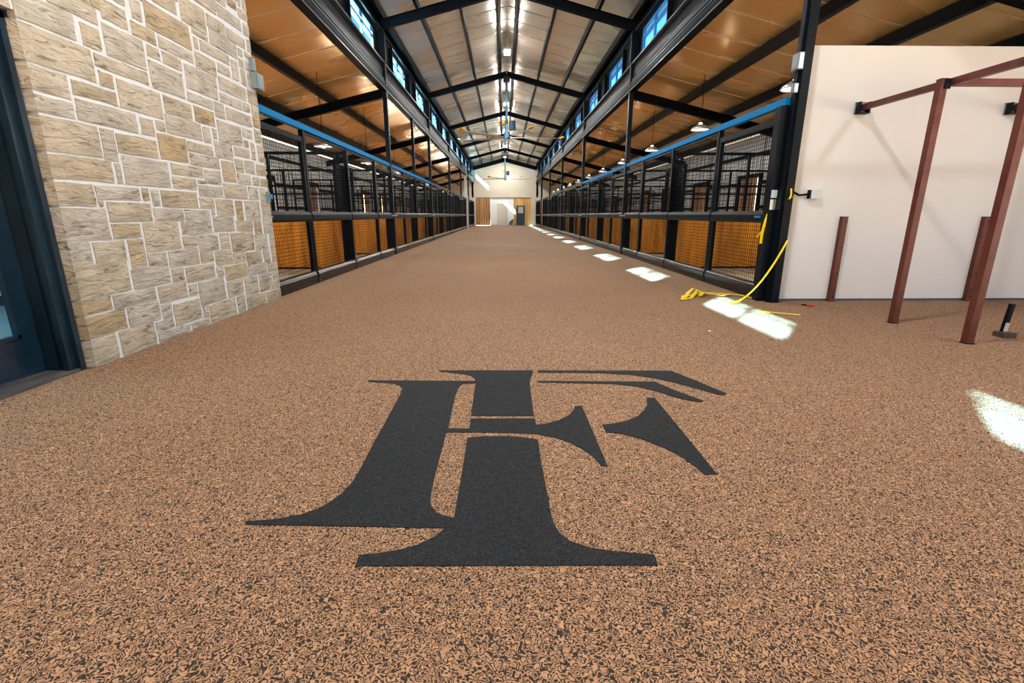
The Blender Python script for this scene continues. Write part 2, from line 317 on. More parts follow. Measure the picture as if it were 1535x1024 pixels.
for t0, xa, ya, t1, xb, yb in ST:
    a = T[t0]; b = T[t1]
    p = at(a[0] + xa / a[2], a[1] + ya / a[2], x=XS); q = at(b[0] + xb / b[2], b[1] + yb / b[2], x=XS)
    y0, y1, z0, z1 = p.y, q.y, q.z, p.z
    if y0 < YN + 0.16: y0 = YN
    if y1 > YS - 0.07: y1 = YS
    z0 = max(z0, 0.0)
    if z0 < 0.05: z0 = 0.0
    if y1 - y0 < 0.04 or z1 - z0 < 0.03: continue
    rects.append((y0, y1, z0, z1)); occ.update(cells(y0 + 0.01, y1 - 0.01, z0 + 0.01, z1 - 0.01))
def fill(ya, yb, za, zb, minw=4, minh=3):
    i0, i1, k0, k1 = int(ya / CELL), int(yb / CELL), int(za / CELL), int(zb / CELL)
    for k in range(k0, k1):
        for i in range(i0, i1):
            if (i, k) in occ: continue
            wmax, hmax = R.randint(10, 26), R.choice((6, 8, 11, 14))
            w = 0
            while w < wmax and i + w < i1 and (i + w, k) not in occ: w += 1
            h = 1
            while h < hmax and k + h < k1 and all((i + j, k + h) not in occ for j in range(w)): h += 1
            if w >= minw and h >= minh:
                rects.append((i * CELL, (i + w) * CELL, k * CELL, (k + h) * CELL))
                occ.update((i + a, k + b) for a in range(w) for b in range(h))
fill(YN, YS, 0.0, ZS, 5, 4)
fill(1.0, YN, 2.28, ZS, 5, 4)
def stone_mesh(w, h, edge):
    nu, nv, J = 4, 3, 0.005
    m = MB(); V = []; d0 = R.uniform(0, 0.005)
    for j in range(nv + 1):
        for i in range(nu + 1):
            bd = i in (0, nu) or j in (0, nv)
            y = J + (w - 2 * J) * i / nu; z = J + (h - 2 * J) * j / nv
            if bd: x = -0.003
            else: x = d0 * 0.5 + R.uniform(0.000, 0.0035); y += R.uniform(-.2, .2) * w / nu; z += R.uniform(-.2, .2) * h / nv
            if bd: y += R.uniform(-.004, .004); z += R.uniform(-.004, .004)
            V.append((x, y, z))
    F = [(j * (nu + 1) + i, j * (nu + 1) + i + 1, (j + 1) * (nu + 1) + i + 1, (j + 1) * (nu + 1) + i) for j in range(nv) for i in range(nu)]
    per = [i for i in range(nu + 1)] + [(j + 1) * (nu + 1) - 1 for j in range(1, nv + 1)] + [nv * (nu + 1) + i for i in range(nu - 1, -1, -1)] + [j * (nu + 1) for j in range(nv - 1, 0, -1)]
    o = len(V); D = 0.10
    for p in per:
        V.append((-D, V[p][1] - (R.uniform(0.03, 0.045) if edge and p % (nu + 1) == 0 else 0), V[p][2]))
    n = len(per)
    F += [(per[i], o + i, o + (i + 1) % n, per[(i + 1) % n]) for i in range(n)]
    F.append(tuple(o + i for i in range(n)))
    return m.add(V, F).mesh('stone', stone)
for (y0, y1, z0, z1) in rects[:298]:
    link('stone', stone_mesh(y1 - y0, z1 - z0, abs(y0 - YN) < 0.01 and z1 < 2.4), wl, (XS, y0, z0))

# glass door in the stone wall
dr = struct(empty('door_1', (-3.2, 2.2, 0)), 'dark navy glazed door set in the stone wall', 'door')
DX, DY = -3.2, 2.2
def dl(m): return m
jam = MB()
jam.box(-0.12, 0.155, 1.07, 1.20, 0, 2.25)             # far jamb
jam.box(-0.12, 0.20, -0.92, -0.82, 0, 2.25).box(-0.12, 0.20, -0.92, 1.20, 2.18, 2.27)
jam.build('jamb', navy, dr)
MB().box(0.14, 0.175, 1.045, 1.10, 0, 2.25).box(0.07, 0.10, 1.055, 1.075, 0.0, 2.2).build('stop', navy, dr)
MB().box(0.17, 0.207, 1.10, 1.142, 0, 2.25).box(0.17, 0.207, -0.9, 1.142, 2.21, 2.26).build('casing', navy, dr)
leaf = MB().box(-0.045, 0.0, 0.94, 1.068, 0.03, 2.17).build('stile', navy, dr)
MB().box(-0.045, 0.0, -0.81, -0.66, 0.03, 2.17).build('stile', navy, dr)
MB().box(-0.045, 0.0, -0.66, 0.94, 0.03, 0.29).build('bottom_rail', navy, dr)
MB().box(-0.045, 0.0, -0.66, 0.94, 2.02, 2.17).build('top_rail', navy, dr)
bd = MB().box(-0.03, 0.010, 0.925, 0.943, 0.28, 2.03).box(-0.03, 0.010, -0.66, 0.943, 0.283, 0.305).build('glazing_bead', navy, dr)
MB().box(-0.026, -0.02, -0.66, 0.93, 0.29, 2.02).build('glass_pane', door_glass, dr)
MB().box(-0.05, 0.20, -0.82, 1.10, -0.01, 0.018).build('sill', scuff, dr)
# the room behind the glass
rm_w = mat('office_wall', (0.62, 0.74, 0.80), 0.7)
rm_f = vary('office_floor', (0.25, 0.32, 0.34), (0.32, 0.40, 0.42), 2, 0.35)
struct(MB().box(-7.3, -3.25, -3.0, 6.1, -0.05, 0.0).build('floor_office', rm_f), 'smooth grey floor of the room behind the glass door', 'floor')
struct(MB().box(-7.3, -7.2, -3.0, 6.1, 0, 2.7).box(-7.2, -3.4, 5.9, 6.1, 0, 2.7).box(-7.2, -3.4, -3.1, -2.9, 0, 2.7).build('wall_office', rm_w), 'pale blue walls of the room behind the glass door', 'wall')
struct(MB().box(-7.3, -3.25, -3.1, 6.1, 2.7, 2.78).build('ceiling_office', rm_w), 'pale ceiling of the room behind the glass door', 'ceiling')
struct(MB().box(-7.2, -7.18, -2.9, 5.9, 0, 0.12).box(-7.2, -3.4, 5.88, 5.9, 0, 0.12).build('baseboard_office', dark_rubber), 'black baseboard in the room behind the glass door', 'baseboard')
ol = empty('added_room_light', (-5.0, 2.8, 2.68), 'unseen flat light added to brighten the room behind the glass door', 'lamp')  # unseen light source added to brighten this room
MB().box(-0.6, 0.6, -0.6, 0.6, -0.02, 0.02).build('lens', mat('added_light_lens', (1, 1, 1), 0.5, emit=(0.9, 0.97, 1, 14)), ol)
# wall going on behind the photographer on that side
struct(MB().box(XS - 0.3, XS, YF, 1.0, 0, ZS).build('wall_left_front', wall_w), 'cream plaster wall continuing past the glass door', 'wall')

# boxes on the stone corner
jb = empty('junction_box', (XS, 6.36, 2.6), 'grey electrical box with a conduit at the stone wall corner', 'electrical box')
MB().box(0.0, 0.07, -0.09, 0.09, -0.09, 0.08).build('box_body', grey_box, jb)
MB().box(0.0, 0.045, -0.07, -0.01, 0.10, 0.24).build('conduit_fitting', grey_box, jb)
MB().box(0.07, 0.075, -0.075, 0.075, -0.075, 0.065).build('cover_plate', grey_box, jb)
so = empty('wall_outlet', (XS, 6.34, 1.285), 'small blue and grey outlet low on the stone wall corner', 'outlet')
MB().box(0.0, 0.03, -0.05, 0.01, -0.06, 0.06).build('plate', grey_box, so); MB().box(0.0, 0.04, 0.0, 0.045, -0.02, 0.035).build('blue_cover', blue_p, so)

# ------------------------------------------------------------------ cream wall on the other side
XW = 3.45
wr = struct(MB().box(XW, CX + REAR, 6.05, 6.19, 0.03, 2.92).build('wall_right', wall_w), 'smooth cream partition wall behind the red posts', 'wall')
struct(MB().box(XW, CX + REAR, 6.06, 6.18, 0.0, 0.03).build('gap_strip_right', mat('base_gap', (0.05, 0.09, 0.13), 0.5)), 'dark strip filling the gap under the cream wall', 'baseboard')  # dark gap at the wall foot, put in as a coloured strip
struct(MB().box(XW - 0.012, XW, 6.045, 6.19, 0.03, 2.92).build('trim_1', mat('blue_edge', (0.03, 0.16, 0.33), 0.4)), 'blue metal edge strip of the cream wall', 'trim')

# ------------------------------------------------------------------ steel frame
def col_label(s, Y):
    n = int(round((Y - Y0) / BAY)) - 1
    return 'black steel column rising from the stall fronts, ' + nth(n, s) if n >= 0 else 'black steel column standing in the open bay before the cream wall'
for s, sn in SIDES:
    X = CX + s * HW
    for k, Y in enumerate(FRAMES):
        if s < 0 and Y < 6.5: continue
        near = s > 0 and abs(Y - Y0) < 0.1
        if near:
            c = empty('steel_column', (3.40, 6.0, 0), 'large black steel column between the stall front and the cream wall', 'column')
            MB().box(-0.05, 0.045, -0.08, 0.045, 0, 5.55).build('shaft', steel, c)
            MB().box(-0.075, -0.05, -0.03, 0.045, 0, 4.1).build('side_angle', steel, c)
            MB().box(-0.16, -0.075, 0.06, 0.18, 0, 2.3).build('end_post', steel, c)
            MB().box(-0.15, 0.04, 0.10, 0.14, 0, 2.3).build('filler_plate', steel_d, c)
            MB().box(-0.15, -0.08, 0.055, 0.061, 1.13, 1.25).build('tape_patch', silver, c)
            MB().box(-0.15, -0.08, 0.054, 0.061, 1.27, 1.36).build('sticker', mat('sticker', (0.5, 0.62, 0.75), 0.4), c)
            MB().box(0.045, 0.062, -0.02, 0.03, 0.42, 0.62).build('hinge', blue_p, c)
        elif Y < YE - 1:
            c = empty('steel_column', (X, Y, 0), col_label(s, Y), 'column', 'columns on the ' + sn)
            MB().box(-0.055, 0.055, -0.055, 0.055, 0, 5.55).build('shaft', steel, c)
            MB().box(-0.03 * s - 0.03, -0.03 * s + 0.03, -0.075, -0.055, 2.38, 2.75).build('bracket', steel, c)
            MB().bar((0, 0, 4.85), (0, 0.0, 5.5), 0.16, 0.12).build('haunch', steel, c)
        # lean-to rafter
        if Y < YE - 1 and (s > 0 or Y > 6.5):
            rb = MB(); za, zb = side_top(HW) - 0.105, side_top(REAR) - 0.105
            rb.bar((s * 0.04, 0, za), (s * (REAR - HW), 0, zb), 0.012, 0.20)
            rb.bar((s * 0.04, 0, za + 0.1), (s * (REAR - HW), 0, zb + 0.1), 0.13, 0.012).bar((s * 0.04, 0, za - 0.1), (s * (REAR - HW), 0, zb - 0.1), 0.13, 0.012)
            o = rb.build('side_rafter', steel_d, None, (X, Y + (0.12 if Y < YF + 1 else 0), 0)); tag(o, 'black steel beam sloping over the stalls, ' + nth(int(round((Y - Y0) / BAY)) - (s < 0), s) if Y > 6 else ('black steel beam sloping over the open bay before the cream wall' if Y > -2 else 'black steel beam sloping along the open doorway wall'), 'beam', 'sloping stall beams on the ' + sn)
    # intermediate column
    if s < 0:
        c = empty('steel_column', (X, Y0 + 1.5 * BAY, 2.3), 'slim black post midway between two columns, hanging from the clerestory beam', 'column')
        MB().box(-0.04, 0.04, -0.045, 0.045, 0, 1.9).build('shaft', steel, c)
# gable rafters
for k, Y in enumerate(FRAMES):
    deep = 0.21 if Y < YE - 1 else 0.38
    rb = MB()
    for s in (-1, 1):
        a, b = Vector((0, 0, raf_top(0) - deep / 2)), Vector((s * HW, 0, raf_top(HW) - deep / 2))
        rb.bar(a, b, 0.012, deep - 0.01)
        for q in (-1, 1): rb.bar(a + Vector((0, 0, q * (deep / 2 - 0.006))), b + Vector((0, 0, q * (deep / 2 - 0.006))), 0.14, 0.012)
    r = empty('gable_rafter', (CX, Y - (0.12 if Y > YE - 1 else -0.12 if Y < YF + 1 else 0), 0), ('black steel rafter pair carrying the nearer ceiling fan' if abs(Y - 21.2) < 1 else 'black steel rafter pair carrying the ceiling fan by the end wall' if abs(Y - 43.7) < 1 else {13.7: 'black rafter pair one frame before the nearer ceiling fan', 28.7: 'black rafter pair one frame beyond the nearer ceiling fan', 36.2: 'black rafter pair one frame before the ceiling fan by the end wall', 6.2: 'black rafter pair over the large column by the cream wall'}.get(round(Y, 1), 'black rafter pair over the floor emblem' if Y > -2 else 'black rafter pair against the open doorway wall')) if Y < YE - 1 else 'deep black rafter pair against the beige end wall', 'beam', 'rafter pairs over the aisle' if Y < YE - 1 else None)
    rb.build('rafter', steel_d, r)
    for s in (-1, 1): MB().bar((s * 1.05, -0.075, raf_top(1.05) - deep), (s * 1.05, -0.075, raf_top(1.05)), 0.02, 0.02).build('stiffener', steel, r)
    MB().box(-0.12, 0.12, -0.08, 0.08, raf_top(0) - deep - 0.05, raf_top(0) - deep + 0.03).build('ridge_plate', steel, r)
# purlins (C section: web + two lips)
def cee(y0, y1, h=0.2, w=0.07, t=0.008, s=1):
    m = MB().box(-t / 2, t / 2, y0, y1, 0, h)
    m.box(min(0, s * w), max(0, s * w), y0, y1, 0, t).box(min(0, s * w), max(0, s * w), y0, y1, h - t, h)
    m.box(s * w - t / 2, s * w + t / 2, y0, y1, 0, 0.03)
    return m
for s, sn in SIDES:
    for i, r in enumerate((0.2, 1.21, 2.23)):
        o = cee(YF, YE, s=s, h=0.185).build('purlin', steel, None, (CX + s * r, 0, raf_top(r) + 0.015))
        tag(o, ['black roof purlin beside the ridge lamps on the %s', 'black roof purlin halfway up the gable on the %s', 'black roof purlin low on the gable next to the %s windows'][i] % sn, 'purlin')
    o = cee(YF, YE, s=s, h=0.19, w=0.09).build('eave_strut', steel, None, (CX + s * (HW - 0.09), 0, raf_top(HW - 0.09) + 0.012))
    tag(o, 'black eave strut running above the clerestory windows on the ' + sn, 'purlin')
    ya = YF if s > 0 else 6.3
    for i, r in enumerate((4.60, 5.83, 7.05)):
        o = cee(ya, YE, s=s, h=0.185, w=0.09).build('side_purlin', steel, None, (CX + s * r, 0, side_top(r) + 0.012))
        tag(o, ['upper black purlin under the lean-to ceiling on the %s', 'middle black purlin under the lean-to ceiling on the %s', 'lowest black purlin by the rear wall on the %s'][i] % sn, 'purlin')

# ------------------------------------------------------------------ clerestory walls with windows
WINS = ((1.55, 3.40), (5.20, 7.05))
ZW0, ZW1 = 4.83, 5.47
wi = 0
for s, sn in SIDES:
    X = CX + s * HW
    # outer skin with openings
    m = MB(); xa, xb = sorted((X + s * 0.10, X + s * 0.16))
    m.box(xa, xb, YF, YE, 4.2, ZW0).box(xa, xb, YF, YE, ZW1, 5.95)
    ops = [(Y + a, Y + b) for Y in FRAMES[:-1] for a, b in WINS]
    e = YF
    for a, b in ops + [(YE, YE)]:
        if a > e: m.box(xa, xb, e, a, ZW0, ZW1)
        e = b
    w = struct(m.build('wall_clerestory', steel_d), 'dark clerestory wall under the gable roof on the ' + sn, 'wall')
    # channels and the wrinkled black sheet inside
    b = empty('clerestory_beam', (X, 0, 0), 'black beam of stacked steel channels under the clerestory windows on the ' + sn, 'beam')
    bm = MB()
    for z0, z1, d in ((4.15, 4.25, 0.07), (4.27, 4.33, 0.045), (4.35, 4.41, 0.03)):
        xa, xb = sorted((-s * d, s * 0.10)); bm.box(xa, xb, YF, YE, z0, z1)
    bm.build('channels', steel_d, b)
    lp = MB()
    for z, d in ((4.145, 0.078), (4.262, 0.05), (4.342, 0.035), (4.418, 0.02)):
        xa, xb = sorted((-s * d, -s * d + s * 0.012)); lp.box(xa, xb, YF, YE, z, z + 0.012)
    lp.build('lip', mat('lip_highlight', (0.10, 0.17, 0.22), 0.35), b)  # edge highlight painted as a lighter blue-grey lip colour
    # bellied black sheet
    sm = MB(); n = 160
    pr = [(0.0, 4.41), (-0.03, 4.50), (-0.035, 4.62), (-0.015, 4.74), (0.02, 4.80)]
    V = []; F = []
    for i in range(n + 1):
        y = YF + (YE - YF) * i / n
        for j, (dx, z) in enumerate(pr): V.append((s * (-dx if False else 0.05 + dx * (0.6 + 0.8 * R.random()) * 1.0), y, z + (R.uniform(-.012, .012) if 0 < j < 4 else 0)))
    k = len(pr)
    for i in range(n):
        for j in range(k - 1): F.append((i * k + j, (i + 1) * k + j, (i + 1) * k + j + 1, i * k + j + 1))
    sm.add(V, F).build('sheet', sheet, b, smooth=True)
    xa, xb = sorted((-s * 0.035, s * 0.12))
    MB().box(xa, xb, YF, YE, 4.80, 4.83).build('sill_angle', mat('grey_angle', (0.10, 0.12, 0.14), 0.35, 0.4), b)
    MB().box(min(-s * .02, s * .02), max(-s * .02, s * .02), YF, YE, 5.50, 5.53).build('head_angle', steel, b)
    for Y in FRAMES[:-1]:
        for yy in (1.2, 3.75, 4.85):
            MB().box(min(0, s * .1), max(0, s * .1), Y + yy, Y + yy + 0.05, 4.83, 5.5).build('stud', steel, b)
    # windows
    fr = MB(); W = WINS[0][1] - WINS[0][0]; H = ZW1 - ZW0
    fr.box(-0.03, 0.03, 0, 0.035, 0, H).box(-0.03, 0.03, W - 0.035, W, 0, H).box(-0.03, 0.03, 0, W, 0, 0.03).box(-0.03, 0.03, 0, W, H - 0.03, H)
    wfm = mat('blue_black_frame' if s < 0 else 'frame_blue_lit', (0.004, 0.03, 0.06) if s < 0 else (0.0, 0.16, 0.42), 0.35)  # cream-wall side: blue light on the frames is put into their colour
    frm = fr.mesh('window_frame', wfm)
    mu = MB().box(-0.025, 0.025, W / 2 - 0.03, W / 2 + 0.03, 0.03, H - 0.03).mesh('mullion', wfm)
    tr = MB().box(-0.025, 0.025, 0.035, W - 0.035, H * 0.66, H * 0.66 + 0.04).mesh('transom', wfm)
    pn = MB().box(-0.004, 0.004, 0.035, W / 2 - 0.03, 0.03, H * 0.66).mesh('pane', glass)
    pu = MB().box(-0.004, 0.004, 0.035, W / 2 - 0.03, H * 0.66 + 0.04, H - 0.03).mesh('pane', glass)
    for a, b_ in ops:
        wi += 1
        w = struct(empty('window_%d' % wi, (X + s * 0.13, a, ZW0)), 'four-pane clerestory window above the stalls on the ' + sn, 'window'); w['group'] = 'clerestory windows on the ' + sn
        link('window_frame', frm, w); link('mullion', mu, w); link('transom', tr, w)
        for q in (0, W / 2 - 0.005): link('pane', pn, w, (0, q, 0)); link('pane', pu, w, (0, q, 0))

# ------------------------------------------------------------------ roofs and ceiling panels
OV = 3.85
for s, sn in SIDES:
    m = MB(); zt = lambda r: raf_top(r) + 0.2
    m.prism_y([(CX, zt(0) + 0.03), (CX + s * OV, zt(OV) + 0.03), (CX + s * OV, zt(OV) + 0.09), (CX, zt(0) + 0.09)], YF, YE)
    struct(m.build('roof_gable', siding), 'metal gable roof slope on the ' + sn, 'roof')
    zs = lambda r: side_top(r) + 0.2
    m = MB().prism_y([(CX + s * (HW + 0.1), zs(HW + .1) + 0.03), (CX + s * (REAR + .3), zs(REAR + .3) + 0.03), (CX + s * (REAR + .3), zs(REAR + .3) + 0.09), (CX + s * (HW + 0.1), zs(HW + .1) + 0.09)], YF, YE)
    struct(m.build('roof_leanto', siding), 'metal lean-to roof on the ' + sn, 'roof')
PW = BAY / 8
def panel_mesh(pa, pb, m):      # (x,z) from inner to outer edge
    mb = MB(); g = 0.006; J = 6
    V = []; F = []
    for i in range(J + 1):
        t = i / J; x = pa[0] + (pb[0] - pa[0]) * t; z = pa[1] + (pb[1] - pa[1]) * t
        for y, dz in ((g, 0.010), (g + 0.03, 0.0), (PW / 2, -0.006 + R.uniform(-.003, .003)), (PW - g - 0.03, 0.0), (PW - g, 0.010)): V.append((x, y, z + dz))
    for i in range(J):
        for j in range(4): F.append((i * 5 + j, i * 5 + j + 1, (i + 1) * 5 + j + 1, (i + 1) * 5 + j))
    return mb.add(V, F).mesh('ceiling_panel', m)
cl = struct(empty('ceiling', (CX, 0, 0)), 'shiny tan ceiling panels under the gable roof', 'ceiling')
for s, sn in SIDES:
    me = [panel_mesh((0, raf_top(0) + 0.215), (s * (HW + .15), raf_top(HW + .15) + 0.215), foil_main) for _ in range(3)]
    for i in range(int(round((YE - YF) / PW))): link('ceiling_panel', me[i % 3], cl, (0, YF + i * PW, 0))
for s, sn in SIDES:
    cs = struct(empty('ceiling_leanto', (CX, 0, 0)), 'shiny ceiling panels coloured with reflected orange, sloping over the stalls on the ' + sn, 'ceiling')
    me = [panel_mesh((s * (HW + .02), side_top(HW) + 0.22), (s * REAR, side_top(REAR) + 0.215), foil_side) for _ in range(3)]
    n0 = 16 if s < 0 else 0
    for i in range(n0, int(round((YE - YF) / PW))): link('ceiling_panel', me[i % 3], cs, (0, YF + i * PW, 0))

m = MB().box(CX - HW - .1, CX - 2.3, YF - .15, YF, 0, 3.4).box(CX + 2.3, CX + REAR, YF - .15, YF, 0, 3.4).box(CX - HW - .1, CX + HW + .1, YF - .15, YF, 3.4, 6.0).box(CX - REAR, CX - HW - .1, YF - .15, YF, 0, 4.3).box(CX + HW + .1, CX + REAR, YF - .15, YF, 3.3, 4.3)
m.add([(CX - HW - .1, YF, 6.0), (CX + HW + .1, YF, 6.0), (CX, YF, 6.8), (CX - HW - .1, YF - .15, 6.0), (CX + HW + .1, YF - .15, 6.0), (CX, YF - .15, 6.8)], [(0, 1, 2), (5, 4, 3), (0, 3, 4, 1), (1, 4, 5, 2), (2, 5, 3, 0)])
struct(m.build('wall_front_added', wall_e), 'unseen beige gable wall added to limit daylight, with an open barn doorway', 'wall')  # added out of view to narrow the front opening and cut sunlight
# ------------------------------------------------------------------ rear walls with stall back doors
STALLS = [Y0 + 3.75 * k for k in range(12)]
for s, sn in SIDES:
    X = CX + s * REAR
    m = MB()
    def corr(y0, y1, z0, z1):
        n = max(2, int((y1 - y0) / 0.1)); V = []; F = []
        for i in range(n + 1):
            d = 0.025 if i % 3 == 0 else 0.0
            V += [(-s * d, y0 + (y1 - y0) * i / n, z0), (-s * d, y0 + (y1 - y0) * i / n, z1)]
        for i in range(n): F.append((2 * i, 2 * i + 2, 2 * i + 3, 2 * i + 1))
        m.add(V, F); xa, xb = sorted((s * 0.02, s * 0.08)); m.box(xa, xb, y0, y1, z0, z1)
    for y in STALLS:
        corr(y, y + 1.1, 0, 3.35); corr(y + 2.36, y + 3.75, 0, 3.35); corr(y + 1.1, y + 2.36, 2.2, 3.35)
    if s < 0: m.box(-0.05, 0, YF, Y0, 0, 3.35)
    else: m.box(0, 0.08, YF, -6.5, 0, 3.35).box(0, 0.08, 4.2, Y0, 0, 3.35).box(0, 0.08, -6.5, 4.2, 3.15, 3.35)
    w = struct(m.build('wall_rear', siding, None, (X, 0, 0)), 'ribbed grey metal rear wall of the stalls on the ' + sn, 'wall')
    for z in (1.25, 1.95, 2.75):
        xa, xb = sorted((-s * 0.10, -s * 0.03)); g = MB()
        if z > 2.2: g.box(xa, xb, 6.2, YE, z, z + 0.1)
        else:
            for y in STALLS: g.box(xa, xb, y, y + 1.05, z, z + 0.09).box(xa, xb, y + 2.41, y + 3.75, z, z + 0.09)
        g.build('girt', steel_d, w)
    dm = [MB().box(-0.03, 0.03, i * 0.233, i * 0.233 + 0.228, 0.05, 2.15).mesh('plank', wood_d) for i in range(4)]
    fm = MB().box(-0.06, 0.06, -0.09, 0.0, 0, 2.2).box(-0.06, 0.06, 1.26, 1.35, 0, 2.2).box(-0.06, 0.06, -0.09, 1.35, 2.15, 2.26).mesh('frame', steel_d)
    for i, y in enumerate(STALLS):
        d = struct(empty('door_rear', (X - s * 0.03, y + 1.1, 0)), 'brown plank rear door of a stall, ' + nth(i, s), 'door'); d['group'] = 'stall rear doors on the ' + sn
        link('frame', fm, d)
        for q in dm: link('plank', q, d, (0, 0.22, 0))

# ------------------------------------------------------------------ stall fronts
def wires(w, z0, z1, p=0.052, t=0.0046):
    m = MB(); n = int(round(w / p)); h = z1 - z0; k = int(round(h / p))
    for i in range(1, n): m.bar((0, w * i / n, z0), (0, w * i / n, z1), t, t, caps=False)
    for j in range(1, k): m.bar((0.004, 0, z0 + h * j / k), (0.004, w, z0 + h * j / k), t, t, caps=False)
    return m
KICK = [(-0.03, 0.03), (0.03, 0.03), (0.034, 0.06), (0.048, 0.10), (0.048, 0.14), (0.036, 0.175), (0.025, 0.19), (-0.025, 0.19), (-0.036, 0.175), (-0.048, 0.14), (-0.048, 0.10), (-0.034, 0.06)]
RAIL = [(-0.035, 0.97), (0.035, 0.97), (0.046, 1.0), (0.046, 1.07), (0.035, 1.10), (0.02, 1.12), (-0.02, 1.12), (-0.035, 1.10), (-0.046, 1.07), (-0.046, 1.0)]
def front_parts(w, door):
    P = []
    a = 0.035
    zt = 2.20 if door else 2.30
    for y in (0.0, w):
        P.append(('post', MB().box(-0.035, 0.035, y - 0.034, y + 0.034, 0.0, 2.309).mesh('post', steel)))
    g = 0.012 if door else 0.0
    i0, i1 = a + g, w - a - g
    if door:
        for y in (i0, i1 - 0.06): P.append(('stile', MB().box(-0.028, 0.028, y, y + 0.06, 0.04, zt).mesh('stile', steel)))
        P.append(('top_rail', MB().box(-0.028, 0.028, i0, i1, zt - 0.07, zt).mesh('top_rail', steel)))
        j0, j1 = i0 + 0.06, i1 - 0.06
    else:
        P.append(('top_rail', MB().box(-0.02, 0.02, i0, i1, zt - 0.04, zt).mesh('top_rail', steel)))
        j0, j1 = i0, i1
    P.append(('mid_rail', MB().prism_y(RAIL, i0, i1).mesh('mid_rail', steel)))
    P.append(('kick_plate', MB().prism_y(KICK, i0, i1).box(-0.03, 0.03, i0, i1, 0.19, 0.205).box(-0.04, 0.04, i0, i1, 0.0, 0.03).mesh('kick_plate', steel_g)))
    for z0, z1 in ((0.205, 0.97), (1.12, zt - 0.04)):
        me = wires(j1 - j0, z0, z1).mesh('wire_mesh', steel_d)
        for v in me.vertices: v.co.y += j0
        P.append(('wire_mesh', me))
    return P
def feed_window(side_y):       # louvred feed frame beside the post at y
    m = MB(); s = side_y; a, b = 0.06, 0.52
    f = lambda y0, y1, z0, z1, x0=-0.09, x1=-0.03: m.box(x0, x1, min(s * y0, s * y1), max(s * y0, s * y1), z0, z1)
    f(a, a + 0.05, 1.12, 1.98); f(b - 0.05, b, 1.12, 1.98); f(a, b, 1.92, 1.98); f(a, b, 1.12, 1.17)
    for k in range(14): f(a + 0.05, b - 0.05, 1.2 + k * 0.051, 1.222 + k * 0.051, -0.08, -0.05)
    return m.mesh('feed_window', steel)
WD, WP = 1.68, 2.07
SEQ = [(0.0, WD, True, 0), (WD, WP, False, 1), (WD + WP, WP, False, -1), (WD + 2 * WP, WD, True, 0)]
KIT = {True: front_parts(WD, True), False: front_parts(WP, False)}
FW = {1: feed_window(-1), -1: feed_window(1)}
latch_me = MB().box(0.03, 0.055, -0.10, 0.10, -0.015, 0.015).tube((0.05, 0.07, 0), (0.09, 0.07, 0), 0.012).mesh('latch', silver)
blue_latch = MB().box(0.03, 0.06, -0.07, 0.07, -0.012, 0.012).mesh('latch', blue_p)
hdr_mesh = {}
for s, sn in SIDES:
    X = CX + s * HW
    for k in range(6):
        yb = Y0 + BAY * k
        for j, (off, w, door, fw) in enumerate(SEQ):
            if s < 0 and k == 0 and j == 0: pass
            if door: lab = 'black mesh stall door next to a column, ' + nth(2 * k + (j == 3), s); nm, grp = 'stall_door', 'mesh stall doors on the ' + sn
            else: lab = 'black mesh stall grille with a louvred feed window, ' + nth(2 * k + (j == 2), s); nm, grp = 'stall_grille', 'mesh stall panels on the ' + sn
            if s > 0 and k == 0 and j == 0: lab, grp = 'black mesh stall door with blue latch and yellow tape beside the cream wall', None
            if s < 0 and k == 0 and j == 0: lab, grp = 'black mesh stall door right behind the stone wall corner', None
            t = empty(nm, (X, yb + off, 0), lab, 'stall door' if door else 'stall grille', grp)
            for pn_, me in KIT[door]:
                if door and s > 0 and k == 0 and j == 0 and False: continue
                link(pn_, me, t)
            if fw:
                o = link('feed_window', FW[fw], t, (0, w if fw > 0 else 0, 0))
                if s > 0: o.scale = (-1, 1, 1)
            if door:
                o = link('latch', blue_latch if (s > 0 and k == 0 and j == 0) else latch_me, t, (0, 0.17 if j == 0 else w - 0.17, 1.045))
                if s > 0: o.scale = (-1, 1, 1)
        blue = k < 2  # nearer rails carry the painted sky reflection
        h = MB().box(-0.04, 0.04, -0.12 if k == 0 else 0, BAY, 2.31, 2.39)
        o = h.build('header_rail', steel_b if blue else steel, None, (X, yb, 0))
        tag(o, ('top rail over the stall fronts coloured with reflected sky blue, ' if blue else 'dark steel top rail over the stall fronts, ') + nth(k, s), 'rail', ('blue' if blue else 'dark') + ' top rails on the ' + sn)
        # nothing hangs from the rail here

